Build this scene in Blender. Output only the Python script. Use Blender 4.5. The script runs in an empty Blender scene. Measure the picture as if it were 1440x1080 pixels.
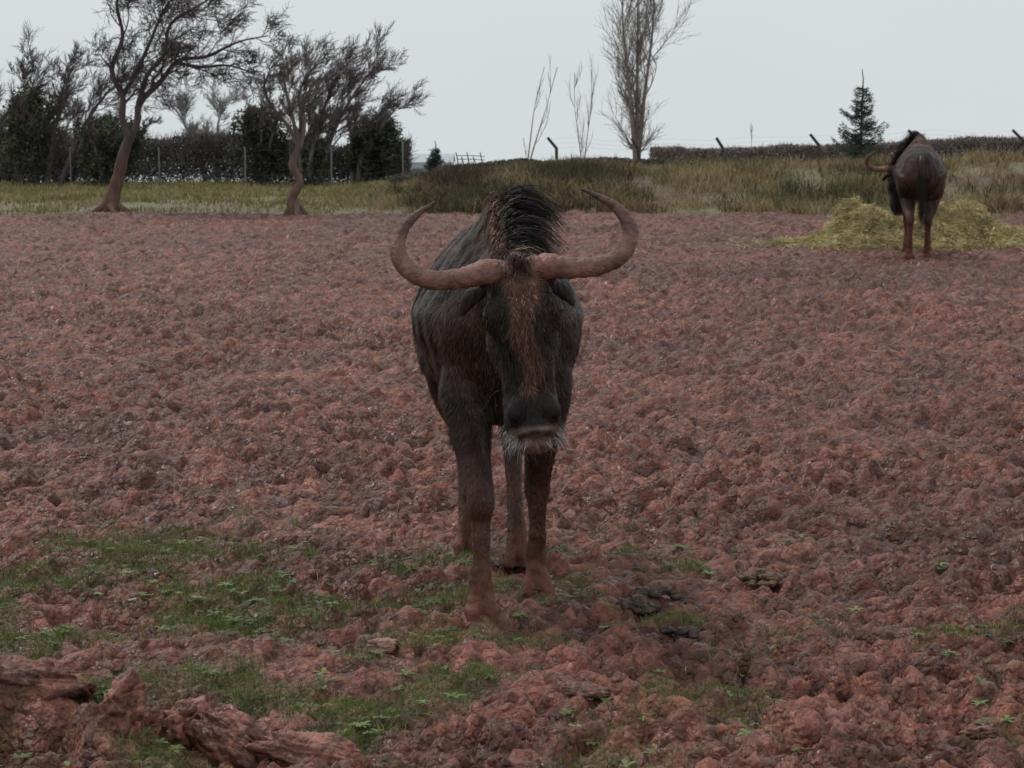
import bpy, math, random
import numpy as np
from mathutils import Vector, Matrix
random.seed(7)
rs = np.random.RandomState(11)
scene = bpy.context.scene
col_root = scene.collection

# ---------------------------------------------------------------- helpers
TAB = rs.rand(256, 256)
TABS = [rs.rand(256, 256) for _ in range(6)]

def vn(x, y, seed=0):
    xi = np.floor(x).astype(int); yi = np.floor(y).astype(int)
    xf = x - xi; yf = y - yi
    u = xf * xf * (3 - 2 * xf); v = yf * yf * (3 - 2 * yf)
    a = seed * 37; b = seed * 91
    g = lambda i, j: TAB[(xi + i + a) % 256, (yi + j + b) % 256]
    return (g(0, 0) * (1 - u) + g(1, 0) * u) * (1 - v) + (g(0, 1) * (1 - u) + g(1, 1) * u) * v

def fbm(x, y, seed=0, oc=4):
    s = 0; a = .5; t = 0
    for o in range(oc):
        s = s + a * vn(x * 2 ** o, y * 2 ** o, seed + o); t += a; a *= .5
    return s / t

def sst(a, b, x):
    t = np.clip((x - a) / (b - a), 0, 1)
    return t * t * (3 - 2 * t)

def clods(x, y, cell, seed, k=2.4, tilt=1.5, flat=.26):
    X = x / cell; Y = y / cell
    xi = np.floor(X).astype(int); yi = np.floor(Y).astype(int)
    out = np.full(X.shape, -9.0); cid = np.zeros(X.shape)
    for di in (-1, 0, 1):
        for dj in (-1, 0, 1):
            ci = xi + di; cj = yi + dj
            A = (ci + seed * 13) % 256; B = (cj + seed * 29) % 256
            r = [T[A, B] for T in TABS]
            dx = X - (ci + .5 + .9 * (r[0] - .5)); dy = Y - (cj + .5 + .9 * (r[1] - .5))
            an = r[2] * 3.14159
            c = np.cos(an); s = np.sin(an)
            ex = dx * c + dy * s; ey = -dx * s + dy * c
            q = np.sqrt(ex * ex * .6 + ey * ey * 1.5 + 1e-6)
            h = r[3] * .95 + (r[4] - .5) * tilt * ex + (r[5] - .5) * tilt * ey - k * np.maximum(0, q - flat)
            m = h > out
            out = np.where(m, h, out); cid = np.where(m, r[5], cid)
    return np.maximum(out, -.45), cid

def mk(name, V, F, mat, col=None, smooth=True, parent=None):
    V = np.asarray(V, dtype=np.float32); 
    me = bpy.data.meshes.new(name)
    me.vertices.add(len(V)); me.vertices.foreach_set("co", V.ravel())
    if isinstance(F, list) and len(F) and not isinstance(F[0], (int,)):
        sizes = [len(f) for f in F]
        flat = np.array([i for f in F for i in f], dtype=np.int32)
        sizes = np.array(sizes, dtype=np.int32)
    else:
        F = np.asarray(F, dtype=np.int32)
        flat = F.ravel(); sizes = np.full(len(F), F.shape[1], dtype=np.int32)
    starts = np.concatenate([[0], np.cumsum(sizes)[:-1]]).astype(np.int32)
    me.loops.add(len(flat)); me.loops.foreach_set("vertex_index", flat)
    me.polygons.add(len(sizes)); me.polygons.foreach_set("loop_start", starts)
    me.polygons.foreach_set("loop_total", sizes)
    me.polygons.foreach_set("use_smooth", np.full(len(sizes), smooth, dtype=bool))
    me.update(calc_edges=True); me.validate()
    if col is not None:
        setcol(me, col)
    if mat: me.materials.append(mat)
    ob = bpy.data.objects.new(name, me); col_root.objects.link(ob)
    if parent: ob.parent = parent
    return ob

def setcol(me, col):
    ca = me.color_attributes.new("Col", 'FLOAT_COLOR', 'POINT')
    c = np.ones((len(me.vertices), 4), dtype=np.float32); c[:, :3] = col
    ca.data.foreach_set("color", c.ravel())

def vmat(name, rough=.7, nscale=8, namt=.3, bump=0.0, bscale=40, spec=.4, stretch=(1, 1, 1), transl=0, rvar=0.0, flakes=0, bdist=.02):
    m = bpy.data.materials.new(name); m.use_nodes = True
    nt = m.node_tree; N = nt.nodes; L = nt.links
    p = N["Principled BSDF"]; p.inputs["Roughness"].default_value = rough
    p.inputs["Specular IOR Level"].default_value = spec
    at = N.new("ShaderNodeAttribute"); at.attribute_name = "Col"
    tc = N.new("ShaderNodeTexCoord"); mp = N.new("ShaderNodeMapping"); mp.inputs["Scale"].default_value = stretch
    L.new(tc.outputs["Object"], mp.inputs[0])
    no = N.new("ShaderNodeTexNoise"); no.inputs["Scale"].default_value = nscale; no.inputs["Detail"].default_value = 5
    L.new(mp.outputs[0], no.inputs["Vector"])
    mr = N.new("ShaderNodeMapRange"); mr.inputs[1].default_value = .25; mr.inputs[2].default_value = .75
    mr.inputs[3].default_value = 1 - namt; mr.inputs[4].default_value = 1 + namt
    L.new(no.outputs[0], mr.inputs[0])
    mx = N.new("ShaderNodeVectorMath"); mx.operation = 'SCALE'
    L.new(at.outputs["Color"], mx.inputs[0]); L.new(mr.outputs[0], mx.inputs["Scale"])
    colout = mx.outputs[0]; vo = None
    if flakes:
        wn = N.new("ShaderNodeTexNoise"); wn.inputs["Scale"].default_value = 30; wn.inputs["Detail"].default_value = 1
        L.new(mp.outputs[0], wn.inputs["Vector"])
        wa = N.new("ShaderNodeVectorMath"); wa.operation = 'MULTIPLY_ADD'; wa.inputs[1].default_value = (.05, .05, .05)
        L.new(wn.outputs["Color"], wa.inputs[0]); L.new(mp.outputs[0], wa.inputs[2])
        vo = N.new("ShaderNodeTexVoronoi"); vo.inputs["Scale"].default_value = flakes
        L.new(wa.outputs[0], vo.inputs["Vector"])
        sp = N.new("ShaderNodeSeparateColor"); L.new(vo.outputs["Color"], sp.inputs[0])
        m3 = N.new("ShaderNodeMapRange"); m3.inputs[3].default_value = .64; m3.inputs[4].default_value = 1.46
        L.new(sp.outputs[0], m3.inputs[0])
        m4 = N.new("ShaderNodeVectorMath"); m4.operation = 'SCALE'; L.new(colout, m4.inputs[0]); L.new(m3.outputs[0], m4.inputs["Scale"])
        colout = m4.outputs[0]
    L.new(colout, p.inputs["Base Color"])
    if rvar:
        m2 = N.new("ShaderNodeMapRange"); m2.inputs[1].default_value = .35; m2.inputs[2].default_value = .65
        m2.inputs[3].default_value = rough - rvar; m2.inputs[4].default_value = rough + rvar
        n3 = N.new("ShaderNodeTexNoise"); n3.inputs["Scale"].default_value = nscale * .6; L.new(mp.outputs[0], n3.inputs["Vector"])
        L.new(n3.outputs[0], m2.inputs[0]); L.new(m2.outputs[0], p.inputs["Roughness"])
    if bump:
        n2 = N.new("ShaderNodeTexNoise"); n2.inputs["Scale"].default_value = bscale; n2.inputs["Detail"].default_value = 4
        L.new(mp.outputs[0], n2.inputs["Vector"])
        h = n2.outputs[0]
        if vo:
            ad = N.new("ShaderNodeMath"); ad.operation = 'MULTIPLY_ADD'; ad.inputs[1].default_value = -.9
            L.new(vo.outputs["Distance"], ad.inputs[0]); L.new(h, ad.inputs[2]); h = ad.outputs[0]
        b = N.new("ShaderNodeBump"); b.inputs["Strength"].default_value = bump; b.inputs["Distance"].default_value = bdist
        L.new(h, b.inputs["Height"]); L.new(b.outputs[0], p.inputs["Normal"])
    if transl:
        t = N.new("ShaderNodeBsdfTranslucent"); L.new(colout, t.inputs["Color"])
        ms = N.new("ShaderNodeMixShader"); ms.inputs[0].default_value = transl
        L.new(p.outputs[0], ms.inputs[1]); L.new(t.outputs[0], ms.inputs[2])
        L.new(ms.outputs[0], N["Material Output"].inputs[0])
    return m

def ribbons(P, W, S):
    """P (N,n,3) centre lines, W (N,n) half widths, S (N,3) side vectors -> V,F"""
    N_, n, _ = P.shape
    a = P - S[:, None, :] * W[:, :, None]; b = P + S[:, None, :] * W[:, :, None]
    V = np.stack([a, b], axis=2).reshape(-1, 3)
    base = (np.arange(N_) * n * 2)[:, None]
    F = []
    for i in range(n - 1):
        F.append(np.stack([base[:, 0] + 2 * i, base[:, 0] + 2 * i + 1, base[:, 0] + 2 * i + 3, base[:, 0] + 2 * i + 2], axis=1))
    return V, np.concatenate(F)

def nrm(v):
    return v / (np.linalg.norm(v, axis=-1, keepdims=True) + 1e-9)

def tubes(P, R, sides):
    """P (B,n,3) R (B,n)"""
    B, n, _ = P.shape
    T = np.zeros_like(P); T[:, 1:-1] = P[:, 2:] - P[:, :-2]; T[:, 0] = P[:, 1] - P[:, 0]; T[:, -1] = P[:, -1] - P[:, -2]
    T = nrm(T)
    D = np.abs(P[:, -1] - P[:, 0]); ref = np.eye(3)[np.argmin(D, axis=1)]
    U = nrm(np.cross(T, ref[:, None, :])); W = np.cross(T, U)
    an = np.arange(sides) * 2 * math.pi / sides
    V = P[:, :, None, :] + R[:, :, None, None] * (np.cos(an)[None, None, :, None] * U[:, :, None, :] + np.sin(an)[None, None, :, None] * W[:, :, None, :])
    idx = np.arange(B * n * sides).reshape(B, n, sides)
    a = idx[:, :-1, :]; b = idx[:, 1:, :]
    F = np.stack([a, np.roll(a, -1, axis=2), np.roll(b, -1, axis=2), b], axis=-1).reshape(-1, 4)
    return V.reshape(-1, 3), F

def merge(parts):
    Vs = []; Fs = []; o = 0
    for V, F in parts:
        Vs.append(V); Fs.append(np.asarray(F) + o); o += len(V)
    return np.concatenate(Vs), np.concatenate(Fs)

def catmull(pts, rad, k):
    pts = np.array(pts, float); rad = np.array(rad, float)
    n = len(pts); op = []; orr = []
    for i in range(n - 1):
        p0 = pts[max(i - 1, 0)]; p1 = pts[i]; p2 = pts[i + 1]; p3 = pts[min(i + 2, n - 1)]
        for j in range(k):
            t = j / k
            op.append(.5 * ((2 * p1) + (-p0 + p2) * t + (2 * p0 - 5 * p1 + 4 * p2 - p3) * t * t + (-p0 + 3 * p1 - 3 * p2 + p3) * t ** 3))
            orr.append(rad[i] * (1 - t) + rad[i + 1] * t)
    op.append(pts[-1]); orr.append(rad[-1])
    return np.array(op), np.array(orr)

def empty(name, loc=(0, 0, 0), rz=0):
    e = bpy.data.objects.new(name, None); col_root.objects.link(e)
    e.location = loc; e.rotation_euler = (0, 0, rz); e.empty_display_size = .2
    return e

# ---------------------------------------------------------------- terrain
def terrain(x, y):
    edge = 38 + 1.2 * (vn(x / 3.0, y * 0, 3) - .5)
    bank = sst(edge, edge + 5.5, y) * sst(-4.2, 1.2, x) * (.66 + .18 * sst(3, 12, x) + .12 * (fbm(x / 1.6, y / 1.6, 61, 2) - .5))
    left = .10 * sst(39, 41, y) * (1 - sst(-2, 0, x))
    drop = np.where(y > 56, -(y - 56) * .03, 0)
    return bank + left + drop

HOOVES = [(-.10, 6.9), (.0875, 7.28), (.04, 7.85), (-.14, 8.0)]

def mudmask(x, y):
    e = 38.2 + 2.6 * (fbm(x / 1.2, y / 1.2, 5) - .5)
    return 1 - sst(e - .3, e + .5, y)

def grassmask(x, y):
    a = sst(8.9, 7.2, y - .7 * sst(-.9, -1.4, x)) * 1.0
    fx = 1 - .38 * sst(-.6, .15, x) - .48 * sst(.6, 1.1, x)
    n = fbm(x / .22, y / .22, 9, 5)
    near = sst(4.7, 5.4, y + .25 * (x + 1.2))
    return np.clip(a * fx * (.6 + .4 * near) * .9 + (n - .5) * 3.2 - .38, 0, 1) * (a > .02)

def cornermask(x, y):
    return sst(-.35, -.9, x + .9 * (y - 5.3)) * sst(6.15, 5.75, y)

def H(x, y, fine=True):
    t = terrain(x, y)
    wx = x + .06 * (vn(x / .08, y / .08, 1) - .5) + .025 * (vn(x / .03, y / .03, 4) - .5)
    wy = y + .06 * (vn(x / .08, y / .08, 2) - .5) + .025 * (vn(x / .03, y / .03, 6) - .5)
    a, ca = clods(wx, wy, .12, 1)
    b, cb = clods(wx, wy, .058, 2, tilt=2.2)
    c, cc = clods(wx, wy, .30, 3, k=1.6, tilt=.9)
    mm = mudmask(x, y)
    g = grassmask(x, y)
    far = sst(70, 45, y)
    amp = (.25 + .75 * mm) * far * (1 - .5 * g)
    flat = np.ones_like(x)
    for hx, hy in HOOVES:
        flat = np.minimum(flat, .25 + .75 * sst(.04, .14, np.hypot(x - hx, y - hy)))
    rough = .45 + 1.2 * fbm(x / .9, y / .9, 8, 3)
    h = (.050 * (a - .40) + .031 * (b - .40)) * rough + .036 * (c - .45) + .014 * (fbm(x / .035, y / .035, 33, 2) - .5) + .10 * (fbm(x / 1.6, y / 1.6, 12, 3) - .5) * sst(7, 12, y) + .05 * (fbm(x / .9, y / .9, 13, 2) - .5)
    cm = cornermask(x, y)
    d, cd = clods(x + .08 * (vn(x / .1, y / .1, 21) - .5), y + .08 * (vn(x / .1, y / .1, 22) - .5), .25, 5, k=2.2, tilt=1.6)
    h = h * (1 - .35 * cm) + cm * (.18 * np.clip(d, -.2, 2) - .075)
    return t + h * amp * flat, ca, cb, (a * .65 + b * .35), h

ROWS = [-40, -20, -8, 0, 3, 4.2]
y = 4.6
while y < 44: ROWS.append(y); y += y * .0017
while y < 4000: ROWS.append(y); y += max(.09, (y - 43) * .06)
ROWS = np.array(ROWS)
core = np.arange(-.28, .2801, .0017)
mid1 = .28 + np.cumsum(np.full(55, .004)); far1 = mid1[-1] + np.cumsum(.01 * 1.35 ** np.arange(16))
U = np.concatenate([-far1[::-1], -mid1[::-1], core, mid1, far1])
Wd = np.maximum(ROWS, 4.6)
GX = U[None, :] * Wd[:, None]; GY = np.repeat(ROWS[:, None], len(U), axis=1)
GZ, ca, cb, bb, hh_ = H(GX, GY)
V = np.stack([GX, GY, GZ], -1).reshape(-1, 3)
nr, nc = GX.shape
idx = np.arange(nr * nc).reshape(nr, nc)
F = np.stack([idx[:-1, :-1], idx[:-1, 1:], idx[1:, 1:], idx[1:, :-1]], -1).reshape(-1, 4)
mm = mudmask(GX, GY)[..., None]; gm = grassmask(GX, GY)[..., None]
n1 = fbm(GX / .35, GY / .35, 15, 5)[..., None]; n2 = fbm(GX / 2.2, GY / 2.2, 17, 3)[..., None]
mudA = np.array([.108, .034, .021]); mudB = np.array([.262, .092, .063]); mudC = np.array([.082, .031, .020])
t = np.clip((ca[..., None] - .5) * .75 + (cb[..., None] - .5) * .85 + (n1 - .5) * 1.6 + .40, 0, 1)
mud = mudA * (1 - t) + mudB * t
dk = np.clip((n2 - .40) * 3.0, 0, 1) * .48
mud = mud * (1 - dk) + mudC * dk
crevice_shade = sst(.18, -.35, bb)[..., None]  # crevice shade between clods, painted into the mud colour by height
mud = mud * (1 - .5 * crevice_shade)
green = np.array([.075, .085, .025]); straw = np.array([.25, .19, .08]); brn = np.array([.13, .08, .045])
n4 = fbm(GX / .9, GY / .9, 66, 3)[..., None]
gcol = straw * n1 + green * (1 - n1)
gcol = gcol * (1 - sst(.46, .6, n4)) + brn * sst(.46, .6, n4)
far_col = np.where((GY > 60)[..., None], np.array([.12, .13, .08]), gcol)
gk = gm * .50
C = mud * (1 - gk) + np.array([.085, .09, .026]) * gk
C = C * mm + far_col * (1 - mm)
ground_mat = vmat("wet_mud", rough=.47, nscale=22, namt=.32, bump=.9, bscale=55, spec=.42, rvar=.19, flakes=34, bdist=.018)
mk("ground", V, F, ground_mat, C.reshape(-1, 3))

# ---------------------------------------------------------------- foreground grass and weeds
leaf_mat = vmat("grass_blades", rough=.6, nscale=5, namt=.3, spec=.25, transl=.25)
def scatter_grass(N_, xr, yr, maskf, lmin, lmax, wid, cols, name, thr=.25, lean=.6, seed=1, n=4):
    r = np.random.RandomState(seed)
    x = r.uniform(xr[0], xr[1], N_); y = r.uniform(yr[0], yr[1], N_)
    m = maskf(x, y); keep = r.rand(N_) * (1 - thr) + thr < m
    x = x[keep]; y = y[keep]; K = len(x)
    z = H(x, y)[0] - .004
    L = r.uniform(lmin, lmax, K) * (.5 + vn(x / (lmax * 3), y / (lmax * 3), 71))
    an = r.uniform(0, 6.283, K); ln = r.uniform(.1, lean, K)
    dx = np.cos(an) * ln; dy = np.sin(an) * ln
    tt = np.linspace(0, 1, n)
    P = np.zeros((K, n, 3))
    P[:, :, 0] = x[:, None] + dx[:, None] * L[:, None] * tt ** 1.8
    P[:, :, 1] = y[:, None] + dy[:, None] * L[:, None] * tt ** 1.8
    P[:, :, 2] = z[:, None] + L[:, None] * (tt - .35 * ln[:, None] * tt ** 2)
    sa = r.uniform(0, 6.283, K); S = np.stack([np.cos(sa), np.sin(sa), 0 * sa], -1)
    W = wid * r.uniform(.6, 1.4, K)[:, None] * np.linspace(1, .08, n)[None, :] ** .7
    V, F = ribbons(P, W, S)
    cols = np.array(cols)
    pick = np.clip(((fbm(x / (lmax * 4), y / (lmax * 4), 72, 2) - .25) * 2 * len(cols) * .6 + r.uniform(0, .45, K) * len(cols)).astype(int), 0, len(cols) - 1)
    c = cols[pick] * r.uniform(.65, 1.3, (K, 1))
    C = np.repeat(c, n * 2, axis=0)
    return mk(name, V, F, leaf_mat, C, smooth=True)

scatter_grass(440000, (-2.4, 2.2), (4.7, 9.2), grassmask, .008, .036, .0017,
              [(.085, .13, .024), (.12, .17, .036), (.16, .19, .05), (.21, .18, .08), (.07, .10, .024)], "grass", thr=.15, lean=1.6, n=3)
def rosettes(N_, name, seed):
    r = np.random.RandomState(seed); Ps = []; Ws = []; Ss = []; Cs = []
    x = r.uniform(-2.2, 1.6, N_ * 10); y = r.uniform(4.9, 8.2, N_ * 10)
    k = (grassmask(x, y) > .12); x = x[k][:N_]; y = y[k][:N_]; z = H(x, y)[0]
    for i in range(len(x)):
        s = r.uniform(.010, .034); q = r.randint(4, 8); a0 = r.rand() * 6
        c = np.array([.17, .24, .09]) * r.uniform(.5, 1.4)
        for j in range(q):
            a = a0 + j * 6.283 / q + r.uniform(-.3, .3); up = r.uniform(.15, .8); l = s * r.uniform(.6, 1.3)
            t_ = np.array([0, .35, .7, 1.0])
            p = np.stack([x[i] + np.cos(a) * l * t_, y[i] + np.sin(a) * l * t_, z[i] + .012 + l * up * t_ * (1.3 - t_)], -1)
            Ps.append(p); Ws.append(l * np.array([.06, .18, .18, .03])); Ss.append((-math.sin(a), math.cos(a), 0)); Cs.append(c)
    V, F = ribbons(np.array(Ps), np.array(Ws), np.array(Ss))
    mk(name, V, F, leaf_mat, np.repeat(np.array(Cs), 8, axis=0))
rosettes(460, "clover_weeds", 5)
# stray stalks lying on the mud
r = np.random.RandomState(91); K = 70
x = r.uniform(-1.8, 1.9, K); y = r.uniform(5.2, 10, K); z = H(x, y)[0]; L = r.uniform(.05, .16, K); a = r.uniform(0, 6.28, K); up = r.uniform(0, .9, K) ** 2
tt = np.linspace(0, 1, 5)
P = np.stack([x[:, None] + np.cos(a)[:, None] * L[:, None] * tt, y[:, None] + np.sin(a)[:, None] * L[:, None] * tt, z[:, None] + .006 + (L * up)[:, None] * tt + .02 * np.sin(tt * 3.1)[None]], -1)
V, F = ribbons(P, np.full((K, 5), .0012), np.stack([-np.sin(a), np.cos(a), 0 * a], -1))
mk("straw_stalks", V, F, leaf_mat, np.repeat(np.array([.34, .25, .13]) * r.uniform(.5, 1.2, (K, 1)), 10, axis=0))

# ---------------------------------------------------------------- bank grass
def bankmask(x, y):
    return (1 - mudmask(x, y)) * np.clip(.05 + 2.4 * (fbm(x / .6, y / .6, 30, 3) - .3), 0, 1) * sst(-4.5, -1.0, x)
def bank_scrub(x, y):
    cx = sst(-2.2, -.7, x) * sst(2.8, 1.3, x) * .9 + .30 * (fbm(x / .8, y / .8, 33, 2) > .56)
    return (1 - mudmask(x, y)) * cx
straws = [(.13, .135, .05), (.19, .17, .07), (.27, .21, .10), (.36, .28, .15), (.42, .32, .18), (.28, .18, .11), (.19, .12, .075)]
scatter_grass(80000, (-4.5, 17), (37.4, 44.5), bankmask, .12, .32, .008, straws, "bank_grass", thr=.1, lean=1.1, seed=3, n=3)
scatter_grass(66000, (-17, 0), (37.4, 55), lambda x, y: (1 - mudmask(x, y)) * np.clip(.05 + 2.4 * (fbm(x / .6, y / .6, 30, 3) - .3), 0, 1) * sst(0, -2.5, x), .05, .15, .012,
              [(.15, .16, .05), (.21, .20, .07), (.34, .29, .13), (.30, .24, .11)], "meadow_grass", thr=.05, lean=.9, seed=4, n=3)
scatter_grass(54000, (-2.6, 14), (38, 44), bank_scrub, .14, .44, .009,
              [(.065, .048, .034), (.095, .065, .045), (.065, .07, .034), (.13, .09, .065)], "bramble_scrub", thr=.05, lean=1.3, seed=8, n=3)

# ---------------------------------------------------------------- wildebeest
coat = vmat("wildebeest_coat", rough=.5, nscale=16, namt=.5, bump=.7, bscale=80, spec=.22, stretch=(1, 1, .3), rvar=.16)
hairm = vmat("wildebeest_hair", rough=.42, nscale=30, namt=.45, spec=.20)
hornm = vmat("horn", rough=.5, nscale=25, namt=.35, bump=.6, bscale=60, spec=.35)
eyem = vmat("eye", rough=.15, nscale=3, namt=.05, spec=.5)

def loft(path, hw, hh, side=None, k=None, seg=28, sub=5):
    path = np.array(path, float); n = len(path)
    pp, hw2 = catmull(path, hw, sub); _, hh2 = catmull(path, hh, sub)
    _, kk = catmull(path, k if k is not None else np.zeros(n), sub)
    def sm(a):
        b = a.copy(); b[1:-1] = (a[:-2] + 2 * a[1:-1] + a[2:]) / 4; return b
    for _ in range(3): hw2 = sm(hw2); hh2 = sm(hh2)
    T = np.gradient(pp, axis=0); T = nrm(T)
    if side is None:
        S = nrm(np.cross(T, np.array([0, 0, 1.0])))
    else:
        S = np.tile(np.array(side, float), (len(pp), 1)); S = nrm(S - T * (S * T).sum(1, keepdims=True))
    Up = np.cross(S, T)
    a = np.arange(seg) * 2 * math.pi / seg
    c = np.cos(a)[None]; s = np.sin(a)[None]
    w = hw2[:, None] * c * (1 - kk[:, None] * np.maximum(s, 0)); h = hh2[:, None] * s
    V = pp[:, None, :] + w[..., None] * S[:, None, :] + h[..., None] * Up[:, None, :]
    m = len(pp); idx = np.arange(m * seg).reshape(m, seg)
    F = [list(q) for q in np.stack([idx[:-1], np.roll(idx[:-1], -1, 1), np.roll(idx[1:], -1, 1), idx[1:]], -1).reshape(-1, 4)]
    V = V.reshape(-1, 3)
    V = np.concatenate([V, pp[:1], pp[-1:]]); o = m * seg
    for i in range(seg):
        j = (i + 1) % seg
        F.append([o, j, i]); F.append([o + 1, (m - 1) * seg + i, (m - 1) * seg + j])
    return V, F

def wildebeest(loc, rz, poll, muzzle, roll, legs_f, legs_h, nfur, seed, bright=1.0, scale=1.0, tint=(1, 1, 1)):
    r = np.random.RandomState(seed)
    root = empty("wildebeest", loc, rz); root.scale = (scale,) * 3
    tint = np.array(tint)
    poll = np.array(poll, float); muzzle = np.array(muzzle, float)
    A = nrm(muzzle - poll); L_ = np.array([1.0, 0, 0]); L_ = nrm(L_ - A * (L_ @ A))
    L_ = nrm(L_ + A * math.tan(roll))
    A = nrm(A - L_ * (A @ L_)); Nf = nrm(np.cross(L_, A))
    if Nf[1] < 0: Nf = -Nf
    hl = np.linalg.norm(muzzle - poll)
    def hp(lat, dn, fw): return poll + L_ * lat + A * dn + Nf * fw
    parts = []
    parts.append(loft([(0, -.80, .99), (0, -.75, .985), (0, -.60, .965), (0, -.35, .955), (0, -.05, .95), (0, .22, .965), (0, .42, .98), (0, .56, .98), (0, .68, .96)],
                      [.05, .15, .215, .245, .295, .285, .26, .205, .08], [.09, .18, .255, .28, .315, .35, .39, .34, .18],
                      k=[0, 0, .1, .15, .25, .42, .60, .55, .3], sub=5))
    nb = np.array([0, .36, 1.07]); 
    e = poll + A * .09 - Nf * .05
    m1 = nb * .6 + e * .4; m2 = nb * .25 + e * .75
    parts.append(loft([nb, m1, m2, e + Nf * .03], [.17, .145, .115, .08], [.27, .225, .16, .08], k=[.5, .5, .4, .2]))
    s = [.02, .045, .10, .19, .28, .36, .44, .505, .55, .585, .60]
    s = [q * hl / .60 for q in s]
    hw = [.03, .070, .098, .114, .100, .084, .079, .089, .091, .074, .03]
    hd = [.02, .055, .090, .120, .112, .095, .084, .082, .078, .058, .02]
    off = [-.01, -.01, -.01, -.015, -.02, -.01, 0, .005, 0, -.005, -.01]
    parts.append(loft([hp(0, a, o) for a, o in zip(s, off)], hw, hd, side=L_, sub=4))
    for sg in (-1, 1):
        parts.append(loft([hp(sg * .06, .12, .055), hp(sg * .090, .165, .055), hp(sg * .094, .20, .045), hp(sg * .07, .27, .03)], [.012, .032, .032, .01], [.012, .032, .032, .01], side=L_, sub=3, seg=14))
        parts.append(loft([hp(sg * .03, .43, .055), hp(sg * .048, .475, .07), hp(sg * .055, .51, .065), hp(sg * .038, .535, .05)], [.014, .033, .031, .01], [.014, .033, .031, .01], side=L_, sub=3, seg=14))
        parts.append(loft([hp(sg * .02, .05, 0), hp(sg * .06, .05, .0), hp(sg * .10, .055, .005), hp(sg * .12, .055, .01)], [.03, .04, .04, .03], [.03, .04, .04, .03], side=A, sub=3, seg=16))
        parts.append(loft([hp(sg * .07, .20, -.05), hp(sg * .080, .27, -.04), hp(sg * .070, .34, -.02)], [.03, .04, .02], [.04, .05, .02], side=L_, sub=3, seg=14))
    parts.append(loft([hp(-.07, .555 * hl / .6, .03), hp(-.035, .565 * hl / .6, .06), hp(0, .567 * hl / .6, .068), hp(.035, .565 * hl / .6, .06), hp(.07, .555 * hl / .6, .03)], [.012, .022, .026, .022, .012], [.012, .022, .024, .022, .012], side=A, sub=3, seg=14))
    parts.append(loft([hp(0, .25, -.08), hp(0, .36, -.07), hp(0, .46, -.045), hp(0, .56, -.01), hp(0, .61, .010)], [.05, .055, .05, .06, .056], [.05, .05, .045, .045, .034], side=L_, sub=3))
    for pts, rr in legs_f + legs_h:
        parts.append(loft(pts, rr, [q * 1.12 for q in rr], side=(1, 0, 0), sub=4, seg=18))
    for pts, rr in legs_f + legs_h:
        p = np.array(pts[-1])
        for sg in (-1, 1):
            parts.append(loft([p + (sg * .020, -.005, .075), p + (sg * .026, .01, .045), p + (sg * .031, .03, .015), p + (sg * .032, .035, -.015)],
                              [.018, .024, .026, .027], [.02, .03, .042, .046], side=(1, 0, 0), sub=3, seg=14))
    Vs = []; Fs = []; o = 0
    for V, F in parts:
        Vs.append(V); Fs += [[i + o for i in f] for f in F]; o += len(V)
    tmp = mk("tmp_body", np.concatenate(Vs), Fs, None)
    md = tmp.modifiers.new("r", 'REMESH'); md.mode = 'VOXEL'; md.voxel_size = .0085; md.use_smooth_shade = True
    sm = tmp.modifiers.new("s", 'SMOOTH'); sm.factor = .5; sm.iterations = 5
    dg = bpy.context.evaluated_depsgraph_get(); dg.update()
    me = bpy.data.meshes.new_from_object(tmp.evaluated_get(dg)); me.name = "body"
    bpy.data.objects.remove(tmp)
    nv = len(me.vertices); co = np.zeros(nv * 3, dtype=np.float32); me.vertices.foreach_get("co", co); co = co.reshape(-1, 3).astype(float)
    no = np.zeros(nv * 3, dtype=np.float32); me.vertices.foreach_get("normal", no); no = no.reshape(-1, 3).astype(float)
    fold = (vn(co[:, 1] / .045 + 3 * vn(co[:, 0] / .2, co[:, 2] / .2, 3), co[:, 2] / .22, 2) - .5) * .020
    fold += (fbm(co[:, 0] / .1 + co[:, 1] / .1, co[:, 2] / .12, 7, 3) - .5) * .024
    inbody = sst(.55, .75, co[:, 2]) * sst(.95, .75, co[:, 1])
    cake = (fbm(co[:, 0] / .025 + co[:, 1] / .03, co[:, 2] / .03, 27, 3) - .45) * .020 * sst(.36, .05, co[:, 2])
    co += no * (fold * inbody + cake)[:, None]
    me.vertices.foreach_set("co", co.astype(np.float32).ravel())
    def colour(P):
        x, y_, z = P[:, 0], P[:, 1], P[:, 2]
        c = np.tile(np.array([.031, .0178, .0138]), (len(P), 1))
        st = vn(y_ / .03 + x / .045 + 2 * vn(x / .3, z / .3, 5), z / .3 + x * 2, 9)[:, None]
        big = fbm(y_ / .22 + x / .2, z / .25, 19, 3)[:, None]
        c = c * (.35 + 1.4 * st) 
        brown = np.array([.105, .052, .037])
        w = np.clip((big - .36) * 2.4, 0, .8) * (.45 + .55 * sst(.45, .1, y_))[:, None] * (y_ < .75)[:, None]
        c = c * (1 - w) + brown * (.25 + 1.2 * st) * w
        rel = P - poll; u = rel @ L_; d = rel @ A; f = rel @ Nf
        ish = ((d > -.05) & (f > -.14) & (np.abs(u) < .2) & (d < hl + .1) & (y_ > .70)).astype(float)
        darkf = ish * sst(.03, .12, d)
        c = c * (1 - .25 * darkf[:, None])
        wst = .028 + .030 * sst(.22, .08, d)
        stripe = ish * (f > .0) * sst(wst + .022, wst - .012, np.abs(u + .010 * np.sin(d * 22))) * sst(.50, .38, d) * sst(-.02, .05, d)
        stripe = np.clip(stripe * (-.05 + 1.5 * fbm(u / .010, d / .06, 4, 3)), 0, 1)
        c = c * (1 - stripe[:, None] * .85) + np.array([.19, .090, .064]) * stripe[:, None] * .85
        boss = ish * sst(.10, .04, d) * .5
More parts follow.
